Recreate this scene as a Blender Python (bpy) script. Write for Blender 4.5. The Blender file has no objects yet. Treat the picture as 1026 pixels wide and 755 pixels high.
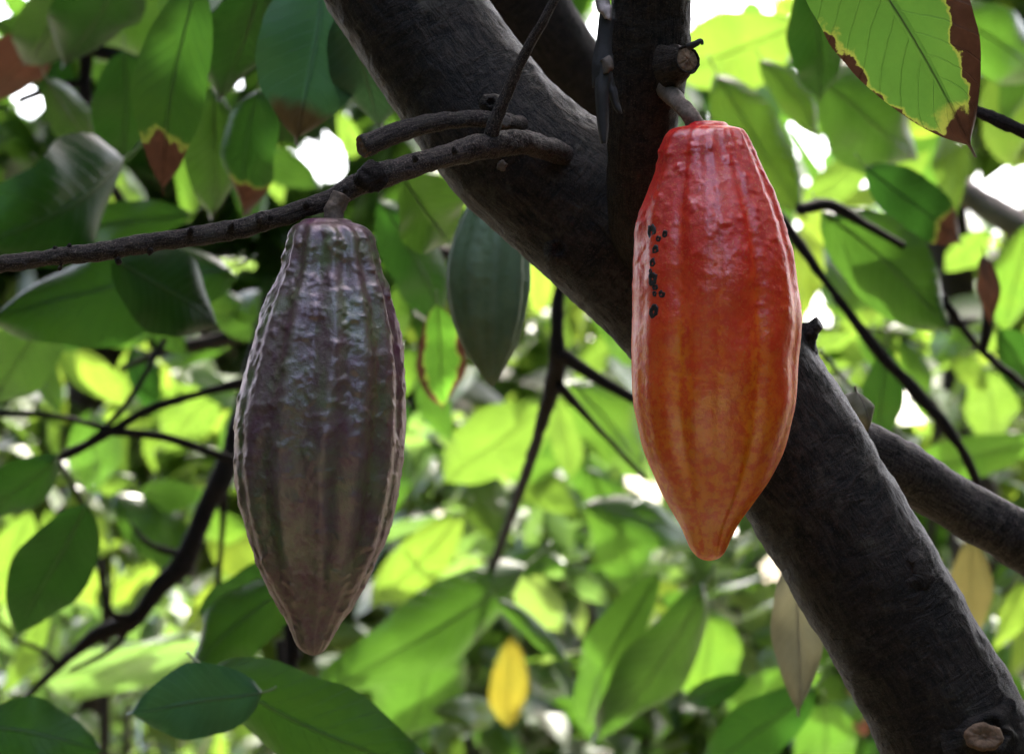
import bpy, bmesh, math, random
import numpy as np
from mathutils import Vector, Matrix, noise

# ---------------------------------------------------------------- camera, world, sun, exposure
S = bpy.context.scene
COL = S.collection
PITCH = math.radians(4.0)
LENS, SENSOR = 85.0, 22.3
K = SENSOR / LENS / 1026.0
EYE = Vector((0, 0, 1.5))
FWD = Vector((0, math.cos(PITCH), math.sin(PITCH)))
RGT = Vector((1, 0, 0))
UP = Vector((0, -math.sin(PITCH), math.cos(PITCH)))

cam = bpy.data.cameras.new("camera")
cam.lens, cam.sensor_width, cam.sensor_fit = LENS, SENSOR, 'HORIZONTAL'
cam.clip_start, cam.clip_end = 0.05, 2000
cam.dof.use_dof = True
cam.dof.focus_distance = 1.49
cam.dof.aperture_fstop = 13.5
co = bpy.data.objects.new("camera", cam)
COL.objects.link(co)
co.location = EYE
co.rotation_euler = (math.pi / 2 + PITCH, 0, 0)
S.camera = co

TO_SUN = Vector((0.16, 0.52, 0.84)).normalized()
w = bpy.data.worlds.new("World")
S.world = w
w.use_nodes = True
nt = w.node_tree
bg = nt.nodes['Background']
sky = nt.nodes.new('ShaderNodeTexSky')
sky.sky_type = 'NISHITA'
sky.sun_disc = False
sky.sun_elevation = math.asin(TO_SUN.z)
sky.sun_rotation = math.atan2(TO_SUN.x, TO_SUN.y)
sky.dust_density = 5.0
sky.air_density = 0.75
sky.ozone_density = 0.3
nt.links.new(sky.outputs[0], bg.inputs[0])
bg.inputs[1].default_value = 0.15

sl = bpy.data.lights.new("sun", 'SUN')
sl.energy, sl.angle, sl.color = 2.0, math.radians(0.5), (1.0, 0.95, 0.86)
so = bpy.data.objects.new("sun", sl)
COL.objects.link(so)
so.rotation_euler = TO_SUN.to_track_quat('Z', 'Y').to_euler()
so.location = (0, 3, 8)

S.view_settings.view_transform = 'Standard'
S.view_settings.look = 'None'
S.view_settings.gamma = 1
S.view_settings.exposure = 3.4
S.render.engine = 'CYCLES'
S.cycles.use_denoising = True
S.cycles.max_bounces = 8
S.cycles.diffuse_bounces = 4
S.cycles.transmission_bounces = 4
S.cycles.caustics_reflective = False
S.cycles.sample_clamp_indirect = 6


# ---------------------------------------------------------------- helpers
def P(px, py, d):
    """a point d metres along the view axis, given where it shows in the photo"""
    return EYE + FWD * d + RGT * ((px - 513) * d * K) + UP * ((377.5 - py) * d * K)


def project(p):
    v = p - EYE
    d = v.dot(FWD)
    if d < 0.2:
        return None
    return 513 + v.dot(RGT) / (d * K), 377.5 - v.dot(UP) / (d * K), d


def link(name, me, mat, parent=None):
    o = bpy.data.objects.new(name, me)
    COL.objects.link(o)
    if mat is not None:
        me.materials.append(mat)
    if parent is not None:
        o.parent = parent
        o.matrix_parent_inverse = Matrix.Translation(-parent.location)
    return o


def thing(name, label, cat, loc=(0, 0, 0), group=None):
    o = bpy.data.objects.new(name, None)
    o.empty_display_size = 0.02
    COL.objects.link(o)
    o.location = loc
    o['label'] = label
    o['category'] = cat
    if group:
        o['group'] = group
    return o


def smooth(me):
    me.polygons.foreach_set('use_smooth', [True] * len(me.polygons))


def catmull(pts, n):
    """resample rows of numbers through a Catmull-Rom spline, n samples a span"""
    p = np.array(pts, float)
    q = np.vstack([2 * p[0] - p[1], p, 2 * p[-1] - p[-2]])
    out = []
    for i in range(len(p) - 1):
        a, b, c, d = q[i], q[i + 1], q[i + 2], q[i + 3]
        for j in range(n):
            t = j / n
            out.append(0.5 * ((2 * b) + (-a + c) * t + (2 * a - 5 * b + 4 * c - d) * t * t + (-a + 3 * b - 3 * c + d) * t ** 3))
    out.append(p[-1])
    return np.array(out)


class MB:
    """collects vertices, faces and uvs of one mesh"""
    def __init__(self):
        self.v, self.f, self.uv, self.var = [], [], [], []

    def build(self, name):
        me = bpy.data.meshes.new(name)
        me.from_pydata(self.v, [], self.f)
        if self.uv:
            l = me.uv_layers.new(name='uv')
            flat = [c for f in self.uv for uv in f for c in uv]
            l.data.foreach_set('uv', flat)
        if self.var:
            a = me.attributes.new('var', 'FLOAT', 'FACE')
            a.data.foreach_set('value', self.var)
        smooth(me)
        me.update()
        return me

    def tube(self, pts, segs=16, span=8, amp=0.0, scale=20.0, lump=0.0, caps=(True, True), seed=0):
        """pts: (Vector, radius)"""
        rows = catmull([(*p, r) for p, r in pts], span)
        n = len(rows)
        t0 = (Vector(rows[1][:3]) - Vector(rows[0][:3])).normalized()
        ref = Vector((0, -1, 0.1))
        side = t0.cross(ref).normalized()
        base = len(self.v)
        L = 0
        Ls = []
        for i in range(n):
            c = Vector(rows[i][:3])
            a, b = rows[max(i - 1, 0)][:3], rows[min(i + 1, n - 1)][:3]
            t = (Vector(b) - Vector(a)).normalized()
            side = (side - t * side.dot(t)).normalized()
            up = t.cross(side)
            if i:
                L += (c - Vector(rows[i - 1][:3])).length
            Ls.append(L)
            r = rows[i][3]
            if lump:
                r *= 1 + lump * noise.noise(Vector((L * 25, seed * 3.1, 0)))
            for j in range(segs):
                th = 2 * math.pi * j / segs
                dv = side * math.cos(th) + up * math.sin(th)
                p = c + dv * r
                if amp:
                    p += dv * amp * (noise.noise(p * scale) + 0.5 * noise.noise(p * scale * 2.7) + 0.35 * noise.noise(p * scale * 7))
                self.v.append(p)
        for i in range(n - 1):
            r = rows[i][3]
            for j in range(segs):
                k = (j + 1) % segs
                self.f.append((base + i * segs + j, base + i * segs + k, base + (i + 1) * segs + k, base + (i + 1) * segs + j))
                u0, u1 = j / segs * 6.283 * 0.027, (j + 1) / segs * 6.283 * 0.027
                self.uv.append(((u0, Ls[i]), (u1, Ls[i]), (u1, Ls[i + 1]), (u0, Ls[i + 1])))
        for end, on in ((0, caps[0]), (n - 1, caps[1])):
            if on:
                ci = len(self.v)
                self.v.append(Vector(rows[end][:3]))
                for j in range(segs):
                    k = (j + 1) % segs
                    a, b = base + end * segs + j, base + end * segs + k
                    self.f.append((ci, b, a) if end == 0 else (ci, a, b))
                    self.uv.append(((0, 0), (0.01, 0), (0.01, 0.01)))
        return self


def px_tube(pts, **kw):
    """pts: (px, py, radius in px, depth)"""
    return MB().tube([(P(a, b, d), r * d * K) for a, b, r, d in pts], **kw)


# ---------------------------------------------------------------- node helpers
def mat_new(name):
    m = bpy.data.materials.new(name)
    m.use_nodes = True
    t = m.node_tree
    for n in list(t.nodes):
        t.nodes.remove(n)
    out = t.nodes.new('ShaderNodeOutputMaterial')
    return m, t, out


def nd(t, kind, **kw):
    n = t.nodes.new('ShaderNode' + kind)
    for k, v in kw.items():
        if k.startswith('_'):
            setattr(n, k[1:], v)
        else:
            key = k.replace('__', ' ')
            s = n.inputs[int(key[1:])] if key[0] == 'i' and key[1:].isdigit() else n.inputs[key]
            if isinstance(v, bpy.types.NodeSocket):
                t.links.new(v, s)
            else:
                s.default_value = v
    return n


def mix(t, fac, a, b, mode='MIX'):
    n = t.nodes.new('ShaderNodeMix')
    n.data_type = 'RGBA'
    n.blend_type = mode
    for s, v in ((n.inputs[0], fac), (n.inputs[6], a), (n.inputs[7], b)):
        if isinstance(v, bpy.types.NodeSocket):
            t.links.new(v, s)
        else:
            s.default_value = v if not isinstance(v, tuple) or len(v) == 4 else (*v, 1)
    return n.outputs[2]


def math_(t, op, a, b=0.0, c=0.0):
    n = t.nodes.new('ShaderNodeMath')
    n.operation = op
    for s, v in zip(n.inputs, (a, b, c)):
        if isinstance(v, bpy.types.NodeSocket):
            t.links.new(v, s)
        else:
            s.default_value = v
    return n.outputs[0]


def ramp(t, fac, stops, interp='LINEAR'):
    n = t.nodes.new('ShaderNodeValToRGB')
    t.links.new(fac, n.inputs[0])
    r = n.color_ramp
    r.interpolation = interp
    while len(r.elements) < len(stops):
        r.elements.new(0.5)
    for e, (p, c) in zip(r.elements, stops):
        e.position = p
        e.color = (c, c, c, 1) if isinstance(c, (int, float)) else (*c, 1)
    return n.outputs[0]


def bark_mat(name, dark, light, bump=1.0, rough=0.85, lichen=0.0):
    m, t, out = mat_new(name)
    uv = nd(t, 'TexCoord').outputs['UV']
    ob = nd(t, 'TexCoord').outputs['Object']
    # fissures run along the limb, wrinkles across it
    mp = nd(t, 'Mapping', Vector=uv, Scale=(1.0, 0.22, 1.0))
    fis = nd(t, 'TexNoise', Vector=mp.outputs[0], Scale=420.0, Detail=6.0, Roughness=0.65, Distortion=0.6)
    mp2 = nd(t, 'Mapping', Vector=uv, Scale=(0.3, 1.0, 1.0))
    wri = nd(t, 'TexNoise', Vector=mp2.outputs[0], Scale=340.0, Detail=5.0, Roughness=0.6, Distortion=1.0)
    big = nd(t, 'TexNoise', Vector=ob, Scale=38.0, Detail=5.0, Roughness=0.6)
    fine = nd(t, 'TexNoise', Vector=ob, Scale=1500.0, Detail=3.0, Roughness=0.7)
    f = mix(t, ramp(t, big.outputs[0], [(0.35, 0.0), (0.65, 1.0)]), fis.outputs[0], wri.outputs[0])
    c = mix(t, ramp(t, f, [(0.42, 0.0), (0.64, 1.0)]), dark, tuple(x * 1.3 for x in light))
    c = mix(t, ramp(t, big.outputs[0], [(0.3, 0.0), (0.72, 0.75)]), c, tuple(x * 0.55 for x in dark))
    c = mix(t, ramp(t, fine.outputs[0], [(0.3, 0.75), (0.46, 0.0)]), c, tuple(x * 0.3 for x in dark))
    c = mix(t, ramp(t, fine.outputs[0], [(0.55, 0.0), (0.7, 0.75)]), c, tuple(min(1, x * 2.0) for x in light))
    if lichen:
        li = nd(t, 'TexNoise', Vector=ob, Scale=75.0, Detail=6.0, Roughness=0.75)
        c = mix(t, ramp(t, li.outputs[0], [(0.54, 0.0), (0.68, lichen)]), c, (0.085, 0.075, 0.055))
    b1 = nd(t, 'Bump', Strength=0.9, Distance=0.0022 * bump, Height=f)
    b2 = nd(t, 'Bump', Strength=0.7, Distance=0.0005 * bump, Height=fine.outputs[0], Normal=b1.outputs[0])
    p = nd(t, 'BsdfPrincipled', Base__Color=c, Roughness=rough, Normal=b2.outputs[0])
    p.inputs['Specular IOR Level'].default_value = 0.17
    t.links.new(p.outputs[0], out.inputs[0])
    return m


def leaf_mat(name, top, glow, rough=0.36, tip=0.0, edge=0.0, share=0.5, spot=0.0, veins=1.0, spec=0.28, skew=0.0, halo=0.35):
    """leaf blade: reflecting skin plus light let through; brown dried tip or margin where asked"""
    m, t, out = mat_new(name)
    uv = nd(t, 'TexCoord').outputs['UV']
    ob = nd(t, 'TexCoord').outputs['Object']
    sep = nd(t, 'SeparateXYZ', Vector=uv)
    s, v = sep.outputs[0], sep.outputs[1]
    a = math_(t, 'ABSOLUTE', math_(t, 'SUBTRACT', v, 0.5))          # 0 at midrib, 0.5 at margin
    ph = math_(t, 'SUBTRACT', math_(t, 'MULTIPLY', s, 13.0), math_(t, 'MULTIPLY', a, 5.2))
    wv = nd(t, 'TexNoise', Vector=ob, Scale=60.0, Detail=2.0)
    ph = math_(t, 'ADD', ph, math_(t, 'MULTIPLY', wv.outputs[0], 0.5))
    tri = math_(t, 'ABSOLUTE', math_(t, 'SUBTRACT', math_(t, 'FRACT', ph), 0.5))
    lat = ramp(t, tri, [(0.0, 1.0), (0.06, 0.0)])
    mid = ramp(t, a, [(0.0, 1.0), (0.018, 0.8), (0.035, 0.0)])
    vein = math_(t, 'MULTIPLY', math_(t, 'MAXIMUM', math_(t, 'MULTIPLY', lat, 0.6), mid), veins)
    n1 = nd(t, 'TexNoise', Vector=ob, Scale=34.0, Detail=5.0, Roughness=0.6)
    n2 = nd(t, 'TexNoise', Vector=ob, Scale=240.0, Detail=4.0, Roughness=0.65)
    var = nd(t, 'Attribute', _attribute_name='var')
    vf = math_(t, 'ADD', math_(t, 'MULTIPLY', n1.outputs[0], 0.6), math_(t, 'MULTIPLY', var.outputs['Fac'], 0.7))
    k = ramp(t, vf, [(0.2, (0.5, 0.55, 0.55)), (0.6, (0.9, 0.95, 0.9)), (0.88, (1.2, 1.1, 1.05)), (1.0, (1.35, 1.15, 1.0))])
    ct = mix(t, 1.0, top, k, 'MULTIPLY')
    cg = mix(t, 1.0, glow, k, 'MULTIPLY')
    ct = mix(t, math_(t, 'MULTIPLY', vein, 0.6), ct, tuple(min(1, x * 2.0 + 0.03) for x in top))
    cg = mix(t, math_(t, 'MULTIPLY', vein, 0.4), cg, tuple(x * 0.45 for x in glow))
    cg = mix(t, ramp(t, n2.outputs[0], [(0.4, 0.0), (0.7, 0.22)]), cg, tuple(x * 0.6 for x in glow))
    if spot:
        c3 = nd(t, 'TexNoise', Vector=ob, Scale=spot, Detail=3.0, Roughness=0.5)
        sf = ramp(t, c3.outputs[0], [(0.62, 0.0), (0.68, 0.9)])
        ct = mix(t, sf, ct, (0.05, 0.025, 0.012))
        cg = mix(t, sf, cg, (0.06, 0.03, 0.01))
    if tip or edge:
        jag = nd(t, 'TexNoise', Vector=ob, Scale=70.0, Detail=6.0, Roughness=0.55)
        j = math_(t, 'MULTIPLY', math_(t, 'SUBTRACT', jag.outputs[0], 0.5), 0.5)
        fs = None
        if tip:
            fs = math_(t, 'SUBTRACT', math_(t, 'ADD', s, math_(t, 'MULTIPLY', j, 0.5)), 1 - tip)
        if edge:
            fe = math_(t, 'SUBTRACT', math_(t, 'ADD', math_(t, 'ADD', a, math_(t, 'MULTIPLY', math_(t, 'SUBTRACT', v, 0.5), skew)), math_(t, 'ADD', j, math_(t, 'MULTIPLY', s, 0.14))), 0.5 - edge)
            fs = fe if fs is None else math_(t, 'MAXIMUM', fs, fe)
        rim = math_(t, 'MULTIPLY', ramp(t, math_(t, 'ADD', fs, 0.5), [(0.46, 0.0), (0.49, 1.0), (0.5, 1.0)]), halo)
        dry = ramp(t, math_(t, 'ADD', fs, 0.5), [(0.495, 0.0), (0.508, 1.0)])
        ct = mix(t, math_(t, 'MULTIPLY', rim, 0.75), ct, (0.30, 0.30, 0.05))
        cg = mix(t, math_(t, 'MULTIPLY', rim, 0.75), cg, (0.55, 0.5, 0.08))
        bn = nd(t, 'TexNoise', Vector=ob, Scale=160.0, Detail=5.0)
        br = ramp(t, bn.outputs[0], [(0.3, (0.045, 0.022, 0.014)), (0.7, (0.12, 0.06, 0.035))])
        ct = mix(t, dry, ct, br)
        cg = mix(t, dry, cg, (0.05, 0.02, 0.01))
    h = math_(t, 'SUBTRACT', math_(t, 'MULTIPLY', n2.outputs[0], 0.25), vein)
    b = nd(t, 'Bump', Strength=0.5, Distance=0.0014, Height=h)
    p = nd(t, 'BsdfPrincipled', Base__Color=ct, Roughness=rough, Normal=b.outputs[0])
    p.inputs['Specular IOR Level'].default_value = spec
    tr = nd(t, 'BsdfTranslucent', Color=cg, Normal=b.outputs[0])
    mx = nd(t, 'MixShader', i0=share)
    t.links.new(p.outputs[0], mx.inputs[1])
    t.links.new(tr.outputs[0], mx.inputs[2])
    t.links.new(mx.outputs[0], out.inputs[0])
    return m


LM = {
    'dark': leaf_mat('leaf_shade_tone', (0.020, 0.048, 0.012), (0.026, 0.085, 0.008), 0.45, share=0.42),  # darker green, with the shade put into the colour
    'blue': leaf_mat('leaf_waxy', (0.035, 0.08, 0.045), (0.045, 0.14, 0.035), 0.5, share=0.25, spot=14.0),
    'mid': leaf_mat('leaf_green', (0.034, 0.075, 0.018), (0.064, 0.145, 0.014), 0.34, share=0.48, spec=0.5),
    'light': leaf_mat('leaf_sunlit_tone', (0.062, 0.108, 0.026), (0.13, 0.22, 0.024), 0.34, share=0.5, spec=0.5),  # brighter green that carries sunlight in its colour
    'yellow': leaf_mat('leaf_yellowing', (0.09, 0.095, 0.02), (0.125, 0.125, 0.014), 0.5, share=0.5, tip=0.08),
    'tipdry': leaf_mat('leaf_dry_tip', (0.020, 0.048, 0.012), (0.024, 0.075, 0.008), 0.45, share=0.45, tip=0.27),
    'edgedry': leaf_mat('leaf_dry_edge', (0.045, 0.11, 0.02), (0.15, 0.36, 0.03), 0.4, share=0.5, tip=0.06, edge=0.07),
    'torn': leaf_mat('leaf_torn', (0.055, 0.125, 0.024), (0.14, 0.31, 0.038), 0.42, share=0.5, tip=0.13, edge=0.035, skew=0.16, halo=0.8, spot=30.0),
    'gloss': leaf_mat('leaf_glossy', (0.09, 0.13, 0.06), (0.18, 0.32, 0.06), 0.22, share=0.35, spec=1.0),
    'straw': leaf_mat('leaf_straw', (0.19, 0.17, 0.115), (0.15, 0.13, 0.07), 0.7, share=0.4, veins=0.4),
    'olive': leaf_mat('leaf_fading', (0.15, 0.14, 0.06), (0.14, 0.13, 0.04), 0.6, share=0.4, veins=0.4),
    'brown': leaf_mat('leaf_dead', (0.06, 0.035, 0.025), (0.10, 0.04, 0.02), 0.7, share=0.3, veins=0.4),
    'pink': leaf_mat('leaf_reddish', (0.35, 0.14, 0.11), (0.6, 0.2, 0.12), 0.5, share=0.5, veins=0.4),
}
M_BARK = bark_mat('bark_trunk', (0.005, 0.004, 0.0035), (0.038, 0.028, 0.021), 1.4, 0.6, lichen=0.5)
M_LIMB = bark_mat('bark_limb', (0.007, 0.0045, 0.003), (0.05, 0.034, 0.023), 2.4, 0.7, lichen=0.3)
M_TWIG = bark_mat('bark_twig', (0.013, 0.010, 0.008), (0.11, 0.083, 0.069), 1.0, 0.7, lichen=0.4)
M_FARBARK = bark_mat('bark_far', (0.03, 0.024, 0.02), (0.09, 0.07, 0.06), 1.0)
M_DARKBARK = bark_mat('bark_dark', (0.012, 0.009, 0.008), (0.035, 0.026, 0.022), 1.0)
M_PALEBARK = bark_mat('bark_pale', (0.16, 0.13, 0.12), (0.34, 0.29, 0.27), 1.0)


def plain(name, col, rough=0.7, vary=0.3, scale=300.0):
    m, t, out = mat_new(name)
    ob = nd(t, 'TexCoord').outputs['Object']
    n = nd(t, 'TexNoise', Vector=ob, Scale=scale, Detail=5.0, Roughness=0.65)
    c = mix(t, ramp(t, n.outputs[0], [(0.3, 0.0), (0.7, 1.0)]), tuple(x * (1 - vary) for x in col), tuple(min(1, x * (1 + vary)) for x in col))
    b = nd(t, 'Bump', Strength=0.6, Distance=0.0006, Height=n.outputs[0])
    p = nd(t, 'BsdfPrincipled', Base__Color=c, Roughness=rough, Normal=b.outputs[0])
    t.links.new(p.outputs[0], out.inputs[0])
    return m


M_CUT = plain('cut_wood', (0.13, 0.075, 0.04), 0.85, 0.5, 500)
M_CUTPALE = plain('cut_wood_pale', (0.10, 0.075, 0.058), 0.85, 0.5, 400)
M_ROT = plain('rot', (0.008, 0.006, 0.005), 0.6, 0.4, 800)
M_STALK = plain('stalk', (0.11, 0.075, 0.052), 0.8, 0.5, 700)
M_FLAKE = plain('dead_flake', (0.012, 0.01, 0.009), 0.8, 0.4)
M_PALEFLAKE = plain('pale_flake', (0.3, 0.24, 0.22), 0.8, 0.4)
M_RIB = plain('leaf_rib', (0.07, 0.11, 0.03), 0.5, 0.2)
M_RIBDRY = plain('leaf_rib_dry', (0.12, 0.08, 0.05), 0.7, 0.3)

# ---------------------------------------------------------------- setting: ground
def ground_mat():
    m, t, out = mat_new('forest_floor')
    ob = nd(t, 'TexCoord').outputs['Object']
    n1 = nd(t, 'TexNoise', Vector=ob, Scale=1.3, Detail=8.0, Roughness=0.65)
    n2 = nd(t, 'TexVoronoi', Vector=ob, Scale=9.0)
    c = ramp(t, n1.outputs[0], [(0.3, (0.04, 0.032, 0.022)), (0.5, (0.09, 0.07, 0.046)), (0.7, (0.045, 0.075, 0.022))])
    c = mix(t, 0.35, c, n2.outputs['Color'], 'OVERLAY')
    b = nd(t, 'Bump', Strength=0.8, Distance=0.04, Height=n2.outputs[0])
    p = nd(t, 'BsdfPrincipled', Base__Color=c, Roughness=0.9, Normal=b.outputs[0])
    t.links.new(p.outputs[0], out.inputs[0])
    return m


def build_ground():
    mb = MB()
    N = 90
    xs = [math.copysign(abs(u) ** 3 * 700, u) for u in np.linspace(-1, 1, N)]
    for y in xs:
        for x in xs:
            r = math.hypot(x, y)
            z = 0.12 * noise.noise(Vector((x * 0.3, y * 0.3, 0))) + 0.02 * min(r, 60) * noise.noise(Vector((x * 0.03, y * 0.03, 5)))
            mb.v.append((x, y, z))
    for i in range(N - 1):
        for j in range(N - 1):
            a = i * N + j
            mb.f.append((a, a + 1, a + N + 1, a + N))
    o = link('ground', mb.build('ground'), ground_mat())
    o['kind'] = 'structure'


build_ground()

# ---------------------------------------------------------------- the near cacao tree
tree = thing('cacao_tree', 'dark-barked cacao trunk leaning diagonally across the picture with the red pod on its limb', 'tree', P(1300, 1400, 1.62))

trunk_px = [(300, -170, 73, 1.62), (350, -90, 72, 1.615), (400, -10, 71, 1.61), (452, 69, 70, 1.605), (511, 145, 73, 1.60), (598, 216, 80, 1.60), (688, 302, 80, 1.60),
            (757, 396, 75, 1.60), (812, 482, 73, 1.60), (875, 588, 73, 1.60), (940, 702, 74, 1.605), (1010, 820, 76, 1.61), (1120, 1010, 84, 1.62), (1230, 1250, 96, 1.63)]
g = P(1300, 1400, 1.62)
tb = [(P(a, b, d), r * d * K) for a, b, r, d in trunk_px]
tb += [(Vector((0.50, 1.66, 0.9)), 0.045), (Vector((0.58, 1.68, 0.4)), 0.052), (Vector((0.6, 1.68, -0.1)), 0.075)]
link('trunk', MB().tube(tb, segs=140, span=30, amp=0.0010, scale=60, lump=0.025).build('trunk'), M_BARK, tree)

limb_px = [(668, -140, 46, 1.515), (655, -60, 44, 1.52), (652, 0, 42, 1.525), (650, 60, 41, 1.53), (645, 120, 37, 1.535), (640, 190, 33, 1.55), (650, 250, 34, 1.575), (672, 300, 38, 1.60)]
link('limb', px_tube(limb_px, segs=84, span=20, amp=0.0011, scale=55, lump=0.07, seed=4).build('limb'), M_LIMB, tree)
side_px = [(800, 420, 30, 1.66), (850, 442, 29, 1.68), (905, 470, 28, 1.70), (960, 505, 28, 1.72), (1045, 553, 31, 1.74), (1180, 630, 33, 1.78), (1400, 720, 34, 1.85)]
link('side_branch', px_tube(side_px, segs=48, span=14, amp=0.0012, scale=50, lump=0.06, seed=7).build('side_branch'), M_TWIG, tree)

bare_px = [(600, 180, 15, 1.612), (580, 166, 13.5, 1.588), (562, 155, 12.5, 1.570), (545, 148, 12, 1.557), (530, 144, 12, 1.545), (515, 143, 12.5, 1.535), (480, 148, 13, 1.52), (430, 161, 12, 1.505), (385, 175, 12.5, 1.495), (360, 185, 12, 1.492), (320, 204, 10.5, 1.49),
           (250, 226, 9.5, 1.487), (200, 236, 9, 1.485), (150, 243, 9.5, 1.483), (100, 252, 9.5, 1.48), (50, 258, 8.5, 1.478), (0, 264, 9, 1.475), (-80, 272, 8, 1.47), (-240, 280, 6, 1.46)]
br = link('bare_branch', px_tube(bare_px, segs=36, span=16, amp=0.0007, scale=150, lump=0.16, seed=2).build('bare_branch'), M_TWIG, tree)
stub_px = [(535, 128, 9, 1.60), (510, 123, 9, 1.56), (470, 119, 8.5, 1.548), (430, 124, 9.5, 1.54), (395, 134, 10.5, 1.534), (364, 147, 11.5, 1.53)]
link('broken_branch', px_tube(stub_px, segs=30, span=12, amp=0.0007, scale=140, lump=0.12, seed=3).build('broken_branch'), M_TWIG, tree)
twig_px = [(489, 152, 8, 1.525), (494, 128, 7, 1.522), (506, 98, 6, 1.52), (517, 72, 5.8, 1.518), (531, 44, 5.2, 1.515), (546, 18, 5, 1.512), (565, -18, 4.6, 1.51), (600, -90, 4, 1.5)]
link('twig', px_tube(twig_px, segs=20, span=10, amp=0.0003, scale=180, lump=0.12, seed=5).build('twig'), M_TWIG, tree)


def disc_frame(n):
    n = n.normalized()
    a = n.cross(Vector((0, 0, 1)))
    if a.length < 1e-3:
        a = Vector((1, 0, 0))
    a.normalize()
    return a, n.cross(a), n


def lathe(name, c, n, prof, mat, parent, segs=28, wob=0.0, seed=0, squash=1.0):
    """prof: (radius, height along n) in metres"""
    a, b, n = disc_frame(n)
    mb = MB()
    prof = catmull(prof, 4)
    segs *= 2
    for r, h in prof:
        for j in range(segs):
            th = 2 * math.pi * j / segs
            ca, sa = math.cos(th), math.sin(th)
            rr = r * (1 + wob * noise.noise(Vector((ca * 1.7, sa * 1.7, seed + h * 120))) + 0.35 * wob * noise.noise(Vector((ca * 5, sa * 5, seed + h * 400))))
            mb.v.append(c + a * ca * rr + b * sa * rr * squash + n * (h * (1 + wob * noise.noise(Vector((ca * 3, sa * 3, seed + 9)))) + 0.12 * wob * r * noise.noise(Vector((ca * 4 * r / 0.01, sa * 4 * r / 0.01, seed)))))
    for i in range(len(prof) - 1):
        for j in range(segs):
            k = (j + 1) % segs
            mb.f.append((i * segs + j, i * segs + k, (i + 1) * segs + k, (i + 1) * segs + j))
            q0, q1 = j / segs * 0.06, (j + 1) / segs * 0.06
            mb.uv.append(((q0, prof[i][1]), (q1, prof[i][1]), (q1, prof[i + 1][1]), (q0, prof[i + 1][1])))
    me = mb.build(name)
    return link(name, me, mat, parent)


u = 1.53 * K   # one photo pixel in metres at the limb
# sawn stub on the limb beside the red pod
cs = P(683, 62, 1.500)
nn = Vector((0.42, -0.88, 0.05))
st = lathe('sawn_stub', cs, nn, [(22 * u, -24 * u), (18 * u, -12 * u), (15 * u, -3 * u), (13.5 * u, 4 * u), (14.5 * u, 10 * u), (13.5 * u, 13 * u), (12 * u, 12.5 * u), (10.5 * u, 8 * u)], M_LIMB, tree, wob=0.14, seed=1)
lathe('cut_face', cs, nn, [(12.5 * u, 10 * u), (10 * u, 11.5 * u), (6 * u, 11.8 * u), (2.5 * u, 13 * u), (0.1 * u, 12 * u)], M_CUT, tree, wob=0.1, seed=2)
curl = px_tube([(690, 47, 4, 1.482), (697, 44, 3.4, 1.48), (702, 41, 2.6, 1.48), (704, 45, 1.4, 1.48)], segs=8, span=4)
link('bark_curl', curl.build('bark_curl'), M_FLAKE, tree)
# broken end of the short branch
lathe('cut_face', P(363.5, 147.3, 1.5295), Vector((-0.75, -0.6, -0.3)), [(11 * u, -1.5 * u), (9.5 * u, 1.2 * u), (6 * u, 0.4 * u), (3 * u, 1.5 * u), (0.1 * u, 0.5 * u)], M_CUT, tree, wob=0.25, seed=3)
# knots and scars
for (x, y, d, r, h, mt, nrm, sd) in (
        (492, 103, 1.556, 6, 4, M_BARK, (0.0, -1, 0.1), 4), (262, 215, 1.478, 4, 2, M_TWIG, (0, -0.6, 0.8), 6),
        (906, 572, 1.574, 15, 5, M_BARK, (0.1, -1, 0.15), 7), (843, 487, 1.5735, 8, 4, M_BARK, (0.1, -1, 0.1), 8), (990, 735, 1.578, 22, 12, M_BARK, (0.25, -1, 0.1), 9),
        (560, 250, 1.574, 9, 5, M_BARK, (-0.2, -1, 0.0), 10), (596, 232, 1.57, 6, 4, M_BARK, (0, -1, 0), 11)):
    lathe('knot', P(x, y, d), Vector(nrm), [(2.0 * r * u, -6 * u), (1.5 * r * u, -0.1 * h * u), (r * u, 0.6 * h * u), (0.72 * r * u, h * 0.6 * u), (0.5 * r * u, 0.0 * u), (0.2 * r * u, -0.35 * h * u), (0.01 * u, -0.4 * h * u)],
          mt, tree, wob=0.22, seed=sd)
lathe('cut_face', P(985, 738, 1.572), Vector((0.2, -1, 0.15)), [(21 * u, 3 * u), (17 * u, 7 * u), (9 * u, 6 * u), (4 * u, 4 * u), (0.1 * u, 5 * u)], M_CUT, tree, wob=0.16, seed=33, squash=0.7)
lathe('lichen_patch', P(507, 122, 1.548), Vector((0, -1, 0.1)), [(6 * u, -1 * u), (5 * u, 1 * u), (0.1 * u, 1.5 * u)], M_CUTPALE, tree, wob=0.4, seed=14)
lathe('lichen_patch', P(503, 166, 1.5535), Vector((0, -1, -0.1)), [(5 * u, -1 * u), (4 * u, 1.5 * u), (0.1 * u, 2 * u)], M_CUTPALE, tree, wob=0.4, seed=15)
link('knot', px_tube([(362, 184, 10, 1.490), (366, 180, 14, 1.489), (374, 177, 14.5, 1.488), (382, 174, 11, 1.490)], segs=24, span=6, amp=0.0022, scale=170).build('knot'), M_DARKBARK, tree)
# knob standing out of the upper edge of the trunk
link('knob', px_tube([(790, 372, 26, 1.60), (800, 350, 20, 1.597), (808, 336, 13, 1.595), (815, 328, 9, 1.594), (822, 324, 6, 1.593)], segs=26, span=8, amp=0.0018, scale=110).build('knob'), M_BARK, tree)
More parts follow.
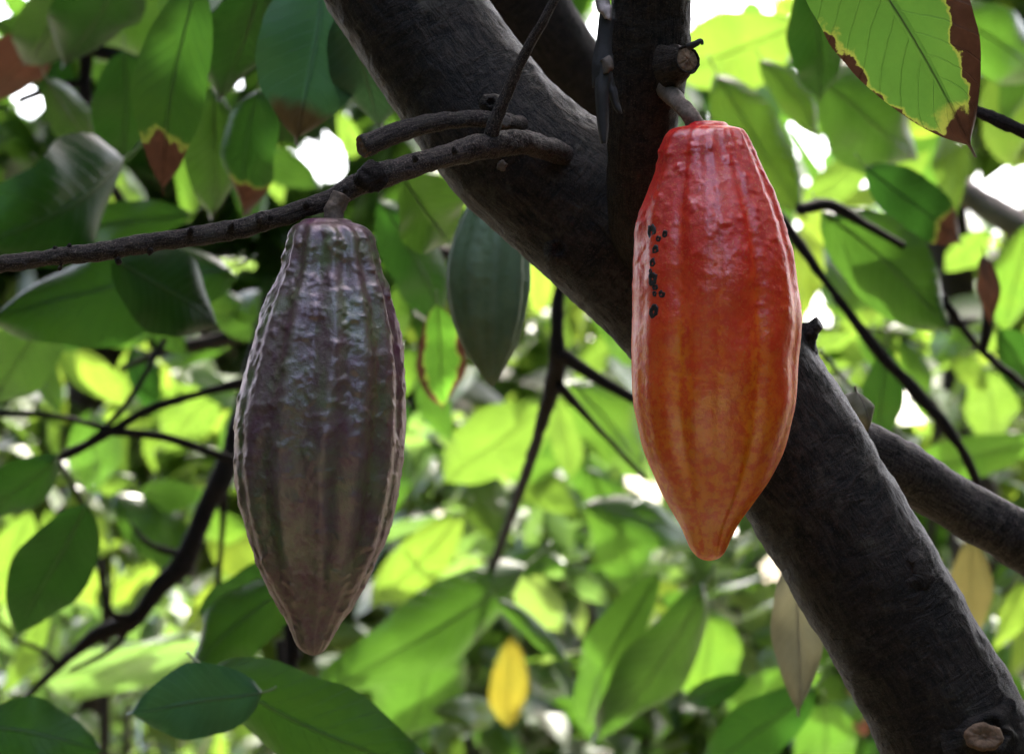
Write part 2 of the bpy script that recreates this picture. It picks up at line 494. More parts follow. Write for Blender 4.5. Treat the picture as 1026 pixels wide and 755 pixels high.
# bud scars along the bare branch
for x, y in ((54, 250), (68, 249), (150, 252), (190, 232), (232, 227), (118, 262), (306, 206), (415, 160), (60, 267), (345, 190), (455, 152), (270, 219)):
    dd = 1.476
    link('bud', px_tube([(x, y + 2, 2 + (x * 7 % 5) * 0.5, dd + 0.005), (x + 1, y - 1, 2.4 + (x * 3 % 4) * 0.4, dd + 0.002), (x + 2 - x % 4, y - 3 - x % 3, 1.2, dd + 0.001)], segs=8, span=4, amp=0.0006, scale=300).build('bud'), M_DARKBARK, br)


def ribbon(pts, mat, parent, name, thick=0.0005):
    """pts: (px, py, half width px, depth): a thin curled flake"""
    mb = MB()
    rows = catmull(pts, 6)
    for x, y, h, d in rows:
        for sgn, dz in ((-1, 0.001), (-0.4, -0.001), (0.4, -0.001), (1, 0.001)):
            mb.v.append(P(x + sgn * h, y + 0.6 * h * math.sin(x + sgn), d + dz))
    n = len(rows)
    for i in range(n - 1):
        for j in range(3):
            a = i * 4 + j
            mb.f.append((a, a + 1, a + 5, a + 4))
    o = link(name, mb.build(name), mat, parent)
    md = o.modifiers.new('thickness', 'SOLIDIFY')
    md.thickness = thick
    return o


ribbon([(610, 15, 8, 1.50), (605, 40, 7, 1.497), (604, 62, 10, 1.495), (600, 85, 6, 1.495)], M_FLAKE, tree, 'bark_flake')
ribbon([(607, 60, 7, 1.495), (603, 90, 6, 1.492), (604, 120, 5, 1.491), (605, 143, 2, 1.49)], M_FLAKE, tree, 'bark_flake')
ribbon([(608, 75, 5, 1.498), (614, 95, 4, 1.496), (621, 114, 1.5, 1.495)], M_FLAKE, tree, 'bark_flake')
ribbon([(602, -6, 7, 1.50), (606, 8, 6, 1.497), (609, 20, 2, 1.495)], M_PALEFLAKE, tree, 'bark_flake')
ribbon([(606, 58, 4, 1.493), (609, 66, 5, 1.492), (607, 74, 2, 1.492)], M_CUTPALE, tree, 'bark_flake')


# ---------------------------------------------------------------- pods
def pod_mat(kind, zt, zb):
    m, t, out = mat_new('husk_' + kind)
    ob = nd(t, 'TexCoord').outputs['Object']
    geo = nd(t, 'NewGeometry').outputs['Position']
    z = nd(t, 'SeparateXYZ', Vector=geo).outputs[2]
    f = nd(t, 'MapRange', Value=z)
    f.inputs[1].default_value = zt
    f.inputs[2].default_value = zb
    tt = f.outputs[0]
    rid = nd(t, 'Attribute', _attribute_name='ridge').outputs['Fac']
    gro = nd(t, 'Attribute', _attribute_name='groove').outputs['Fac']
    nb = nd(t, 'TexNoise', Vector=ob, Scale=45.0, Detail=5.0, Roughness=0.6)
    nm = nd(t, 'TexNoise', Vector=ob, Scale=(230.0 if kind == 'red' else 170.0), Detail=6.0, Roughness=0.7)
    nf = nd(t, 'TexNoise', Vector=ob, Scale=900.0, Detail=4.0, Roughness=0.7)
    vo = nd(t, 'TexVoronoi', Vector=ob, Scale=700.0)
    if kind == 'red':
        g = math_(t, 'ADD', tt, math_(t, 'MULTIPLY', math_(t, 'SUBTRACT', nb.outputs[0], 0.5), 0.55))
        g = math_(t, 'ADD', g, math_(t, 'MULTIPLY', gro, 0.13))
        c = ramp(t, g, [(0.0, (0.52, 0.010, 0.016)), (0.22, (0.62, 0.026, 0.014)), (0.48, (0.74, 0.075, 0.014)), (0.72, (0.84, 0.19, 0.010)), (1.0, (0.84, 0.26, 0.014))])
        mot = ramp(t, nm.outputs[0], [(0.44, 0.0), (0.58, 0.85)])
        c = mix(t, mot, c, ramp(t, tt, [(0.0, (0.36, 0.006, 0.014)), (0.5, (0.68, 0.035, 0.012)), (1.0, (0.72, 0.085, 0.010))]))
        c = mix(t, ramp(t, nf.outputs[0], [(0.54, 0.0), (0.68, 0.5)]), c, (0.62, 0.20, 0.04))
        c = mix(t, math_(t, 'MULTIPLY', rid, 0.2), c, (0.62, 0.09, 0.03))
        rough, coat, dist = 0.10, 0.12, 0.0004
    elif kind == 'purple':
        c = ramp(t, nb.outputs[0], [(0.32, (0.135, 0.055, 0.085)), (0.48, (0.125, 0.082, 0.072)), (0.6, (0.11, 0.13, 0.055))])
        c = mix(t, ramp(t, nm.outputs[0], [(0.42, 0.0), (0.66, 0.6)]), c, (0.06, 0.022, 0.034))
        olive = math_(t, 'MULTIPLY', tt, ramp(t, nm.outputs[0], [(0.4, 0.75), (0.6, 0.1)]))
        c = mix(t, olive, c, (0.095, 0.118, 0.055))
        c = mix(t, math_(t, 'MULTIPLY', rid, 0.3), c, (0.22, 0.175, 0.16))
        c = mix(t, ramp(t, nf.outputs[0], [(0.58, 0.0), (0.75, 0.4)]), c, (0.11, 0.085, 0.075))
        rough, coat, dist = 0.10, 0.12, 0.0007
    else:
        c = ramp(t, nb.outputs[0], [(0.35, (0.08, 0.125, 0.06)), (0.65, (0.12, 0.17, 0.085))])
        c = mix(t, math_(t, 'MULTIPLY', rid, 0.4), c, (0.12, 0.15, 0.1))
        rough, coat, dist = 0.45, 0.03, 0.0005
    b1 = nd(t, 'Bump', Strength=0.55, Distance=dist * 2.0, Height=nm.outputs[0])
    b2 = nd(t, 'Bump', Strength=0.35, Distance=dist * 0.35, Height=vo.outputs[0], Normal=b1.outputs[0])
    rr = ramp(t, nm.outputs[0], [(0.3, rough - 0.04), (0.7, rough + 0.14)])
    p = nd(t, 'BsdfPrincipled', Base__Color=c, Roughness=0.8, Normal=b2.outputs[0])
    p.inputs['Specular IOR Level'].default_value = 0.05
    # an uneven waxy skin: a broken gloss that does not flare up at the outline
    g1 = nd(t, 'BsdfGlossy', Color=((1.0, 0.82, 0.86, 1) if kind == 'purple' else (1, 0.95, 0.92, 1)), Roughness=rr, Normal=b1.outputs[0])
    mx = nd(t, 'MixShader', i0=math_(t, 'MULTIPLY', ramp(t, nb.outputs[0], [(0.3, 0.5), (0.7, 1.0)]), coat))
    t.links.new(p.outputs[0], mx.inputs[1])
    t.links.new(g1.outputs[0], mx.inputs[2])
    p = mx
    t.links.new(p.outputs[0], out.inputs[0])
    return m


def wrap(a):
    return (a + math.pi) % (2 * math.pi) - math.pi


class Pod:
    def __init__(self, outline, depth, ridges, grooves, ribs, warts, nrow=300, nseg=360, rock=0.0):
        self.d = depth
        self.rows = catmull(outline, 30)
        self.y0, self.y1 = self.rows[0][0], self.rows[-1][0]
        self.ridges, self.grooves, self.ribs, self.warts = ridges, grooves, ribs, warts
        self.nrow, self.nseg = nrow, nseg

    def centre(self, y):
        xl = np.interp(y, self.rows[:, 0], self.rows[:, 1])
        xr = np.interp(y, self.rows[:, 0], self.rows[:, 2])
        return (xl + xr) / 2, max((xr - xl) / 2, 0.05)

    def surf(self, y, th):
        """point on the husk, with its ridge and groove weights; th = 0 looks at the camera"""
        cx, r = self.centre(y)
        t = (y - self.y0) / (self.y1 - self.y0)
        c = P(cx, y, self.d)
        body = math.sin(math.pi * min(max(t, 0), 1)) ** 0.5
        drift = 0.05 * noise.noise(Vector((t * 3.0, 0.3, self.d * 7)))
        f, rw, gw = 1.0, 0.0, 0.0
        top = max(0.0, 1 - t / 0.45)
        for i, (a, amp, sg) in enumerate(self.ridges):
            q = wrap(th - math.radians(a) - drift - 0.03 * noise.noise(Vector((t * 6, i * 2.7, 1)))) / math.radians(sg)
            if abs(q) < 4:
                e = math.exp(-q * q)
                f += amp * e * (0.35 + 0.65 * body) * (0.75 + 0.5 * top)
                rw = max(rw, math.exp(-(q * 1.2) ** 2) * (0.6 + 0.4 * noise.noise(Vector((t * 14, i, 3)))))
        for i, (a, amp, sg) in enumerate(self.grooves):
            q = wrap(th - math.radians(a) - drift) / math.radians(sg)
            if abs(q) < 4:
                e = math.exp(-q * q)
                f -= amp * e * (0.25 + 0.75 * body) * (0.8 + 0.7 * top)
                gw = max(gw, e)
        n, amp, fade = self.ribs
        f += amp * (math.cos(n * (th + drift)) - 0.35) * (max(0.0, 1 - t / fade)) * min(1, t / 0.01)
        p0 = c + (RGT * math.sin(th) - FWD * math.cos(th)) * (r * self.d * K)
        wa, ws, wf = self.warts
        q = p0 * ws
        q.z *= 1.1
        wt = noise.noise(q) + 0.55 * noise.noise(q * 2.1) + 0.14 * noise.noise(q * 4.3)
        lump = 0.62 * (wt + math.sqrt(wt * wt + 0.07)) - 0.25
        env = (wf + (1 - wf) * max(0.0, 1 - t / 0.55)) * min(1.0, (t + 0.004) / 0.05) * min(1.0, (1 - t) / 0.04)
        out = (RGT * math.sin(th) - FWD * math.cos(th))
        p = c + out * (r * self.d * K * f + wa * lump * env + 0.0011 * noise.noise(p0 * 55) * min(1, (1 - t) / 0.1))
        return p, max(rw, 0), gw

    def mesh(self, name):
        ts = [0.5 - 0.5 * math.cos(math.pi * i / (self.nrow - 1)) for i in range(self.nrow)]
        ts = [0.45 * a + 0.55 * (i / (self.nrow - 1)) for i, a in enumerate(ts)]
        v, f, rw, gw = [], [], [], []
        for t in ts:
            y = self.y0 + t * (self.y1 - self.y0)
            for j in range(self.nseg):
                p, a, b = self.surf(y, 2 * math.pi * j / self.nseg)
                v.append(p); rw.append(a); gw.append(b)
        n = self.nseg
        for i in range(self.nrow - 1):
            for j in range(n):
                k = (j + 1) % n
                f.append((i * n + j, i * n + k, (i + 1) * n + k, (i + 1) * n + j))
        # rounded shoulder closing in round the stalk
        cx, r = self.centre(self.y0)
        prev = 0
        for q, dy in ((0.93, -2.0), (0.8, -3.6), (0.6, -4.2), (0.3, -1.5), (0.02, 1)):
            b = len(v)
            for j in range(n):
                c = P(cx, self.y0, self.d)
                p = c + (v[j] - c) * q + UP * (-dy * self.d * K)
                v.append(p); rw.append(0); gw.append(0)
            for j in range(n):
                k = (j + 1) % n
                f.append((prev + k, prev + j, b + j, b + k))
            prev = b
        me = bpy.data.meshes.new(name)
        me.from_pydata(v, [], f)
        for nm, arr in (('ridge', rw), ('groove', gw)):
            me.attributes.new(nm, 'FLOAT', 'POINT').data.foreach_set('value', arr)
        smooth(me)
        me.update()
        return me


def make_pod(kind, pod, label, stalk_px, loc):
    root = thing('cacao_pod', label, 'cacao pod', loc)
    me = pod.mesh('husk')
    zt, zb = P(0, pod.y0, pod.d).z, P(0, pod.y1, pod.d).z
    h = link('husk', me, pod_mat(kind, zt, zb), root)
    if stalk_px:
        link('stalk', px_tube(stalk_px, segs=24, span=8, amp=0.0007, scale=260, lump=0.1).build('stalk'), M_STALK, root)
    return root


red = Pod([(126, 690, 731), (129, 677, 744), (135, 668, 749), (146, 662, 754), (168, 656, 763), (194, 647, 774), (220, 639.5, 785), (252, 635, 793.5), (285, 633.5, 799), (317, 633, 801.5), (349, 632.5, 801.7),
           (382, 633.5, 799.8), (414, 636.5, 795), (447, 644, 787), (479, 656.5, 772), (505, 670, 754.5), (524, 680.5, 741), (538, 687, 733.5), (549, 692, 728.5), (556, 697, 724), (560, 703, 718), (561.5, 709.5, 711.5)],
          1.488,
          [(-9, 0.012, 9), (9, 0.012, 9), (48, 0.015, 12), (-50, 0.012, 14), (80, 0.006, 8), (-76, 0.006, 8), (105, 0.02, 8), (140, 0.02, 8), (175, 0.02, 8), (-140, 0.02, 8), (-105, 0.02, 8)],
          [(-29, 0.085, 7), (29, 0.08, 6), (0, 0.018, 4), (68, 0.035, 7), (-62, 0.016, 7), (122, 0.04, 8), (158, 0.04, 8), (-120, 0.04, 8), (-160, 0.04, 8)],
          (13, 0.03, 0.38), (0.00075, 200, 0.18))
rp = make_pod('red', red, 'glossy red cacao pod fading to orange at its tip, with black rot specks', [(656, 82, 9, 1.545), (668, 91, 9.5, 1.516), (680, 103, 9, 1.495), (691, 116, 9, 1.488), (700, 130, 11.5, 1.488)], P(694, 118, 1.488))
for i, (x, y, r) in enumerate(((650.5, 234, 6.4), (663, 236.5, 3.4), (654.5, 252, 4.2), (652.5, 265, 4.2), (653, 281, 6), (660.5, 296, 3.6), (654.5, 295.5, 2.8), (654, 313, 6.2), (651, 273, 2.4), (655, 289, 3.4), (657, 241, 3))):
    cx, rr = red.centre(y)
    th = math.asin((x - cx) / rr)
    p, _, _ = red.surf(y, th)
    n = RGT * math.sin(th) - FWD * math.cos(th)
    q = 1.488 * K
    lathe('rot_spot', p, n, [(r * 1.15 * q, -1.2 * q), (r * q, 0.5 * q), (r * 0.65 * q, 0.7 * q), (r * 0.3 * q, 0.2 * q), (0.05 * q, -0.2 * q)], M_ROT, rp, segs=18, wob=0.32, seed=i * 3.3)

purple = Pod([(223, 300, 352), (226, 294, 362), (231, 291, 370), (240, 288.5, 376), (255, 284.5, 379), (270, 281, 382), (303, 267, 394), (336, 256, 401.5), (369, 246.5, 405.5), (402, 240, 407), (435, 236, 406), (468, 235, 402), (502, 239, 396),
              (535, 246.5, 388), (568, 257.5, 376), (594, 271, 361), (615, 283, 347), (630, 289.5, 338.5), (641, 294, 332.5), (649, 299.5, 327.5), (654, 306, 322), (656, 312, 317)],
             1.486,
             [(-50, 0.05, 8), (-23, 0.075, 6.5), (7, 0.07, 6), (31, 0.075, 6.5), (55, 0.045, 8), (108, 0.035, 5), (138, 0.035, 5), (168, 0.035, 5), (-165, 0.035, 5), (-135, 0.035, 5), (-105, 0.035, 5)],
             [(-36, 0.02, 6), (-8, 0.03, 6), (19, 0.02, 5), (43, 0.02, 5), (68, 0.03, 5), (-62, 0.025, 5)],
             (13, 0.02, 0.34), (0.0011, 190, 0.62))
make_pod('purple', purple, 'wrinkled dark purple cacao pod hanging from the bare branch', [(342, 196, 10, 1.487), (337, 206, 10, 1.486), (334, 216, 9, 1.485), (333, 228, 8, 1.485), (332, 240, 7, 1.484)], P(335, 214, 1.486))
# raised line where the stalk runs into the husk
green = Pod([(186, 484, 500), (192, 476, 508), (205, 469, 517), (230, 458, 527), (260, 450, 531), (290, 449, 530), (320, 453, 525), (345, 463, 517), (365, 475, 508), (378, 484, 501), (385, 490, 496), (387, 492, 494)],
            1.86, [(a, 0.04, 9) for a in range(-170, 180, 36)], [(a, 0.05, 9) for a in range(-152, 180, 36)], (10, 0.01, 0.4), (0.0008, 180, 0.5), nrow=120, nseg=150)
make_pod('green', green, 'unripe dull green cacao pod hanging behind the trunk, out of focus', [(505, 150, 8, 1.86), (498, 170, 8, 1.86), (492, 192, 7, 1.86)], P(495, 180, 1.86))


# ---------------------------------------------------------------- leaves
def leaf_shape(s):
    a = max(0.0, math.sin(math.pi * min(s / 0.95, 1.0) ** 0.88)) ** 0.72
    b = 0.07 * max(0.0, 1 - s) / 0.12 if s > 0.88 else 0.0
    return max(a, b, 0.012)


def add_leaf(mb, B, X, Y, N, L, W, nv=16, nh=4, fold=0.12, arch=0.05, wave=0.04, curl=0.0, seed=0.0, var=0.5, holes=None):
    base = len(mb.v)
    nw = 2 * nh + 1
    for i in range(nv + 1):
        s = i / nv
        hw = W / 2 * leaf_shape(s)
        for j in range(-nh, nh + 1):
            q = j / nh
            edge = 1 + 0.05 * noise.noise(Vector((s * 9, seed, math.copysign(4, q)))) * abs(q)
            y = hw * q * edge
            z = arch * L * 4 * s * (1 - s) + fold * abs(y) - curl * W * (abs(q) ** 2.5) * 0.5
            z += wave * W * abs(q) * math.sin(s * 13 + seed * 7 + (2.1 if q > 0 else 0)) * math.sin(math.pi * s)
            yy = y + 0.04 * W * math.sin(s * 3 + seed) * s * (1 - s) * 4
            mb.v.append(B + X * (s * L) + Y * yy + N * z)
    for i in range(nv):
        for j in range(nw - 1):
            a = base + i * nw + j
            mb.f.append((a, a + 1, a + nw + 1, a + nw))
            s0, s1 = i / nv, (i + 1) / nv
            v0, v1 = j / (nw - 1), (j + 1) / (nw - 1)
            mb.uv.append(((s0, v0), (s0, v1), (s1, v1), (s1, v0)))
            mb.var.append(var)


def frame(B, T, roll):
    X = (T - B)
    L = X.length
    X.normalize()
    v = (EYE - (B + T) * 0.5).normalized()
    N = (v - X * v.dot(X)).normalized()
    Y = N.cross(X)
    r = math.radians(roll)
    N2 = N * math.cos(r) + Y * math.sin(r)
    return X, N2.cross(X), N2, L


def leaf(bx, by, tx, ty, wpx, d, dz, roll, mat, label, fold=0.14, arch=0.05, curl=0.0, wave=0.04, fine=False, group='cacao leaves'):
    seed = (bx * 0.37 + by * 0.11) % 17
    B, T = P(bx, by, d), P(tx, ty, d + dz)
    if not fine:
        arch, curl, wave, fold = 0.02 + 0.1 * ((seed * 3.7) % 1), 0.5 * ((seed * 5.3) % 1), 0.05 + 0.06 * ((seed * 2.9) % 1), 0.05 + 0.3 * ((seed * 4.1) % 1)
    X, Y, N, L = frame(B, T, roll if roll != 'glint' else 0)
    if roll == 'glint':      # lies so that it mirrors the sun
        H = (TO_SUN + (EYE - B).normalized()).normalized()
        N = (H - X * H.dot(X)).normalized()
        Y = N.cross(X)
        arch, curl, wave, fold = 0.02, 0.1, 0.03, 0.03
        roll = math.degrees(math.acos(min(1, abs(N.dot((EYE - B).normalized())))))
    Wm = wpx * (d + dz / 2) * K / max(0.35, abs(math.cos(math.radians(roll))))
    root = thing('cacao_leaf', label, 'leaf', B, group)
    mb = MB()
    add_leaf(mb, B, X, Y, N, L, Wm, nv=44 if fine else 22, nh=12 if fine else 5, fold=fold, arch=arch, wave=wave, curl=curl, seed=seed, var=(seed * 7.7) % 1)
    link('blade', mb.build('blade'), LM[mat], root)
    dry = mat in ('straw', 'brown')
    rr = max(0.0004, L * 0.004)
    pts = []
    for i in range(6):
        s = i / 5 * 0.93
        pts.append((B + X * (s * L) + N * (arch * L * 4 * s * (1 - s) - rr * 0.4) + Y * (0.04 * Wm * math.sin(s * 3 + seed) * s * (1 - s) * 4), rr * (1 - 0.75 * s)))
    link('midrib', MB().tube(pts, segs=8, span=5).build('midrib'), M_RIBDRY if dry else M_RIB, root)
    pe = [(B + X * 0.004, rr), (B - X * 0.05 * L + UP * 0.008 * L, rr * 1.1), (B - X * 0.11 * L + UP * 0.03 * L, rr * 1.3)]
    link('petiole', MB().tube(pe, segs=8, span=5).build('petiole'), M_RIBDRY if dry else M_RIB, root)
    return root


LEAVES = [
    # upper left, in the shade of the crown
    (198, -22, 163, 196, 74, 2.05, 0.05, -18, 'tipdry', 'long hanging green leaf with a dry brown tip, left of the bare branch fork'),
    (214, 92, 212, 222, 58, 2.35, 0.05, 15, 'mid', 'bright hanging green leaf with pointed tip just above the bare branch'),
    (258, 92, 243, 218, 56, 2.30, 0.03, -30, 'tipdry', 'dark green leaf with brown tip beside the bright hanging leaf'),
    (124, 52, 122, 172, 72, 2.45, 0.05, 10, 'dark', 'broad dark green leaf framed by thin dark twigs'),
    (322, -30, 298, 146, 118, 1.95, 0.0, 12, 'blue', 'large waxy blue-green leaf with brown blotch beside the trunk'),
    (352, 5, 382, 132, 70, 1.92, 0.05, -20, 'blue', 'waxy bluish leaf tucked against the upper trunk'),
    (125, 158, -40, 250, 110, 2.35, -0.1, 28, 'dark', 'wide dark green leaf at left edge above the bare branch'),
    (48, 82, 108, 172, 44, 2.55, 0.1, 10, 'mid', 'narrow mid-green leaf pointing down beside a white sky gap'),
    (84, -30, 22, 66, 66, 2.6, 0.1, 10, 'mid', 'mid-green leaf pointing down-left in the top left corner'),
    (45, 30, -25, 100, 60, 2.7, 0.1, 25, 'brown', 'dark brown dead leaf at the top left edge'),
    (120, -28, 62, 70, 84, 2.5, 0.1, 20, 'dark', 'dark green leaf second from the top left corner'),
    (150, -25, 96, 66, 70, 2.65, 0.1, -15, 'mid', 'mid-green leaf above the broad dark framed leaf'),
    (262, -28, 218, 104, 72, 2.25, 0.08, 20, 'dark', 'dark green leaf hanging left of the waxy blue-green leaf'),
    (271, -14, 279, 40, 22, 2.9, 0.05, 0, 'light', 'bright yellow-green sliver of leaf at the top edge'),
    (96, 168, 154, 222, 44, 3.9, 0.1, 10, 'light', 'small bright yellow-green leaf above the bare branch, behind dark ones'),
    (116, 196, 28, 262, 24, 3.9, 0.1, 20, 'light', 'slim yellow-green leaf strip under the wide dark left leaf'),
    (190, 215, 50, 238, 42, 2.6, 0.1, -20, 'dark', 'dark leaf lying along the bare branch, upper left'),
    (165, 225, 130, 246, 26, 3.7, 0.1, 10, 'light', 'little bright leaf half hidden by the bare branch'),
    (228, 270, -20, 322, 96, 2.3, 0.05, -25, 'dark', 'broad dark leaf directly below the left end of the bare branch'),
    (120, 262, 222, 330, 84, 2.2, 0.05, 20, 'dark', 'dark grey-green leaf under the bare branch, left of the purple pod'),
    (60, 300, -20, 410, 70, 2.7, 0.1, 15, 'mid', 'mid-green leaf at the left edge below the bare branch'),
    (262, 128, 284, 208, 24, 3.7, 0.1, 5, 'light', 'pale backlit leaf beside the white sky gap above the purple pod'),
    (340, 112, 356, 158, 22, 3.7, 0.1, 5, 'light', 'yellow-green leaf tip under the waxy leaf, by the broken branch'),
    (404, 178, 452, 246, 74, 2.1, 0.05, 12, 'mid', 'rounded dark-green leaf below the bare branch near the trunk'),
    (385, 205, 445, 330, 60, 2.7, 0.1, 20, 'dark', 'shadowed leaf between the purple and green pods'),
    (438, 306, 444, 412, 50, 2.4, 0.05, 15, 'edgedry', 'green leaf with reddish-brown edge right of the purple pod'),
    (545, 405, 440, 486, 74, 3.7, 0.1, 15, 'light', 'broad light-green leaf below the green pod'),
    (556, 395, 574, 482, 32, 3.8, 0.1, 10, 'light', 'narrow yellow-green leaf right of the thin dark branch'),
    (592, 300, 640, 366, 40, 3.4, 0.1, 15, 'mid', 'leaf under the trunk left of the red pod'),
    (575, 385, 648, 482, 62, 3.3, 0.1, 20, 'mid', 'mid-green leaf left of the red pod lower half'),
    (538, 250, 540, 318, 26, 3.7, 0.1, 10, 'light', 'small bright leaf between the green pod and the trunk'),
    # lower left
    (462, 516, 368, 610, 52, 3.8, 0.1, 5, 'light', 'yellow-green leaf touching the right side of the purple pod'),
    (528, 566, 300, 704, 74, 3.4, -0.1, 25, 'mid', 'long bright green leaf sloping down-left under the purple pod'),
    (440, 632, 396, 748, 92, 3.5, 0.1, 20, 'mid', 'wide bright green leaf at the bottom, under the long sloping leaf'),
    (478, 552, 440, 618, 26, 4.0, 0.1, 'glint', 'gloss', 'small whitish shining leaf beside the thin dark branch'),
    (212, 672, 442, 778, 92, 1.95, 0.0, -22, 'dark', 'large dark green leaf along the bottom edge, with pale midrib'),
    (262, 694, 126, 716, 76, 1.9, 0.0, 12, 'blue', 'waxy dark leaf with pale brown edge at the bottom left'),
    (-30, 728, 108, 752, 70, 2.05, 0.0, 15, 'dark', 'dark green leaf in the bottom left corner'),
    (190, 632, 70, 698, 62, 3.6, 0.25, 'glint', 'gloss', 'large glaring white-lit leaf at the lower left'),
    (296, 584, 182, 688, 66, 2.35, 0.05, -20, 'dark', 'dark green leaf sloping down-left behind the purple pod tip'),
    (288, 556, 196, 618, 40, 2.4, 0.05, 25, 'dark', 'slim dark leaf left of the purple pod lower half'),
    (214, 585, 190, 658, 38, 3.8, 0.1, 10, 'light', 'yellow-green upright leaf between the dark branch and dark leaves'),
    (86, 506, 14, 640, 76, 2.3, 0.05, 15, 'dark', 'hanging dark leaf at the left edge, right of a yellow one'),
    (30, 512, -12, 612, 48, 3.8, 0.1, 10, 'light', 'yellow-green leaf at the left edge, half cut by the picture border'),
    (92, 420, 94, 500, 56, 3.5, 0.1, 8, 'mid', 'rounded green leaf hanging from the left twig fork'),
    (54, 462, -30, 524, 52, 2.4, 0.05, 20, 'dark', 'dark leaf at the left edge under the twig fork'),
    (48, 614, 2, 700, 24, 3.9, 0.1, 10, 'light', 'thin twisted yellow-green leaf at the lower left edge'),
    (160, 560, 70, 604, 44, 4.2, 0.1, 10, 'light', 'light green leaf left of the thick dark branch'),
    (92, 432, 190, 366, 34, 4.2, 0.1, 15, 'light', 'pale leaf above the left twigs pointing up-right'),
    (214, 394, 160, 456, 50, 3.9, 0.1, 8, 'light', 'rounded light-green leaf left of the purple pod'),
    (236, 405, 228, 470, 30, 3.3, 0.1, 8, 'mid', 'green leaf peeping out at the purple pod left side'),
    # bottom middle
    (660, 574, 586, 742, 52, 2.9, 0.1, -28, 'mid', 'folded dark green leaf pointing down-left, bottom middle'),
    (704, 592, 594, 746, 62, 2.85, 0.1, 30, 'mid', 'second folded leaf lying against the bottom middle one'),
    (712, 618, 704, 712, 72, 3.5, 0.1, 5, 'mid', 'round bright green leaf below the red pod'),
    (750, 678, 684, 702, 28, 2.7, 0.05, 5, 'dark', 'dark blade added for the shaded part of the round bright leaf'),  # no leaf of its own: a dark blade as shade on the round leaf
    (820, 672, 716, 716, 44, 3.4, 0.1, 15, 'mid', 'light green leaf lying right of the dark shade blade'),
    (815, 690, 700, 772, 60, 2.5, 0.05, 15, 'dark', 'dark leaf along the bottom edge left of the straw-coloured leaf'),
    (826, 706, 830, 790, 66, 3.3, 0.1, 10, 'mid', 'round green leaf at the bottom edge beside the trunk'),
    (514, 640, 500, 738, 38, 3.95, 0.1, 10, 'yellow', 'yellow leaf hanging at bottom centre'),
    (438, 712, 498, 716, 34, 3.5, 0.1, 8, 'light', 'lemon-green leaf left of the yellow one'),
    (500, 600, 576, 670, 20, 3.2, 0.05, 25, 'mid', 'slim dark stripe of leaf above the yellow leaf'),
    (590, 470, 648, 612, 56, 3.9, 0.1, 20, 'mid', 'mid-green leaf left below the red pod'),
    (590, 505, 704, 552, 42, 3.3, 0.1, 25, 'mid', 'green leaf crossing behind the red pod tip'),
    (858, 690, 840, 752, 40, 4.4, 0.1, 10, 'pink', 'blurred pinkish-red leaf at the bottom, left of the trunk'),
    (768, 575, 700, 600, 26, 4.0, 0.1, 'glint', 'gloss', 'shining whitish leaf right below the red pod tip'),
    (800, 590, 720, 632, 26, 4.1, 0.1, 'glint', 'gloss', 'shining pale leaf beside the straw-coloured leaf'),
    (799, 556, 801, 718, 52, 1.95, 0.0, 10, 'straw', 'straw-coloured dry leaf hanging behind the lower trunk'),
    (434, 514, 384, 540, 24, 3.9, 0.1, 'glint', 'gloss', 'white shining leaf touching the right edge of the purple pod'),
    (600, 648, 540, 662, 18, 4.1, 0.1, 'glint', 'gloss', 'pale shining leaf right above the yellow leaf'),
    (476, 734, 400, 748, 20, 4.1, 0.1, 'glint', 'gloss', 'pale shining leaf at the bottom edge under the lemon-green leaf'),
    (560, 696, 572, 728, 24, 4.2, 0.1, 'glint', 'gloss', 'small round whitish leaf right of the pale upright stem'),
    (240, 258, 206, 276, 20, 3.6, 0.1, 'glint', 'gloss', 'small whitish leaf just left of the top of the purple pod'),
    (24, 372, -2, 386, 12, 3.6, 0.1, 'glint', 'gloss', 'tiny white-lit leaf at the left edge, middle height'),
    (40, 318, 18, 356, 26, 3.8, 0.1, 'glint', 'gloss', 'pale leaf at the left edge below the broad dark leaf'),
    (876, 148, 804, 206, 38, 3.5, 0.1, 10, 'light', 'light green leaf right of the red pod shoulder'),
    # right
    (798, 24, 676, 78, 84, 3.4, 0.1, 8, 'light', 'bright yellow-green leaf right of the limb top'),
    (720, 78, 810, 222, 66, 2.9, 0.05, 12, 'mid', 'green leaf slanting behind the red pod shoulder'),
    (764, 62, 822, 140, 34, 2.8, 0.05, 20, 'mid', 'narrow leaf above the white sky gap, upper right'),
    (806, -18, 822, 102, 62, 2.3, 0.05, 20, 'dark', 'dark leaf left of the torn leaf'),
    (826, 84, 922, 162, 96, 3.0, 0.1, 8, 'mid', 'bright green leaf below the torn leaf'),
    (868, 168, 966, 246, 58, 2.5, 0.05, 15, 'tipdry', 'dark leaf with a brown tip above the oval dark one'),
    (828, 214, 956, 336, 84, 2.45, 0.05, 12, 'mid', 'oval dark green leaf right of the red pod'),
    (990, 232, 944, 274, 32, 3.6, 0.1, 8, 'light', 'small lemon-green leaf at the right'),
    (948, 10, 1044, 84, 70, 2.9, 0.1, 15, 'mid', 'green leaf in the top right corner'),
    (1036, 78, 976, 112, 34, 3.5, 0.1, 8, 'light', 'yellow-green leaf under the top right corner leaf'),
    (1030, 228, 1004, 340, 46, 3.4, 0.1, 12, 'mid', 'green leaf at the right edge, middle height'),
    (888, 348, 878, 452, 42, 2.5, 0.05, 15, 'dark', 'dark leaf hanging above the right side branch'),
    (982, 372, 1002, 446, 54, 3.7, 0.1, 8, 'light', 'yellow-green round leaf above the right side branch'),
    (1044, 440, 892, 474, 44, 3.3, 0.1, 12, 'mid', 'green leaf resting over the right side branch'),
    (1000, 330, 1040, 400, 46, 2.8, 0.05, 20, 'dark', 'dark leaf at the right edge behind the thin twig'),
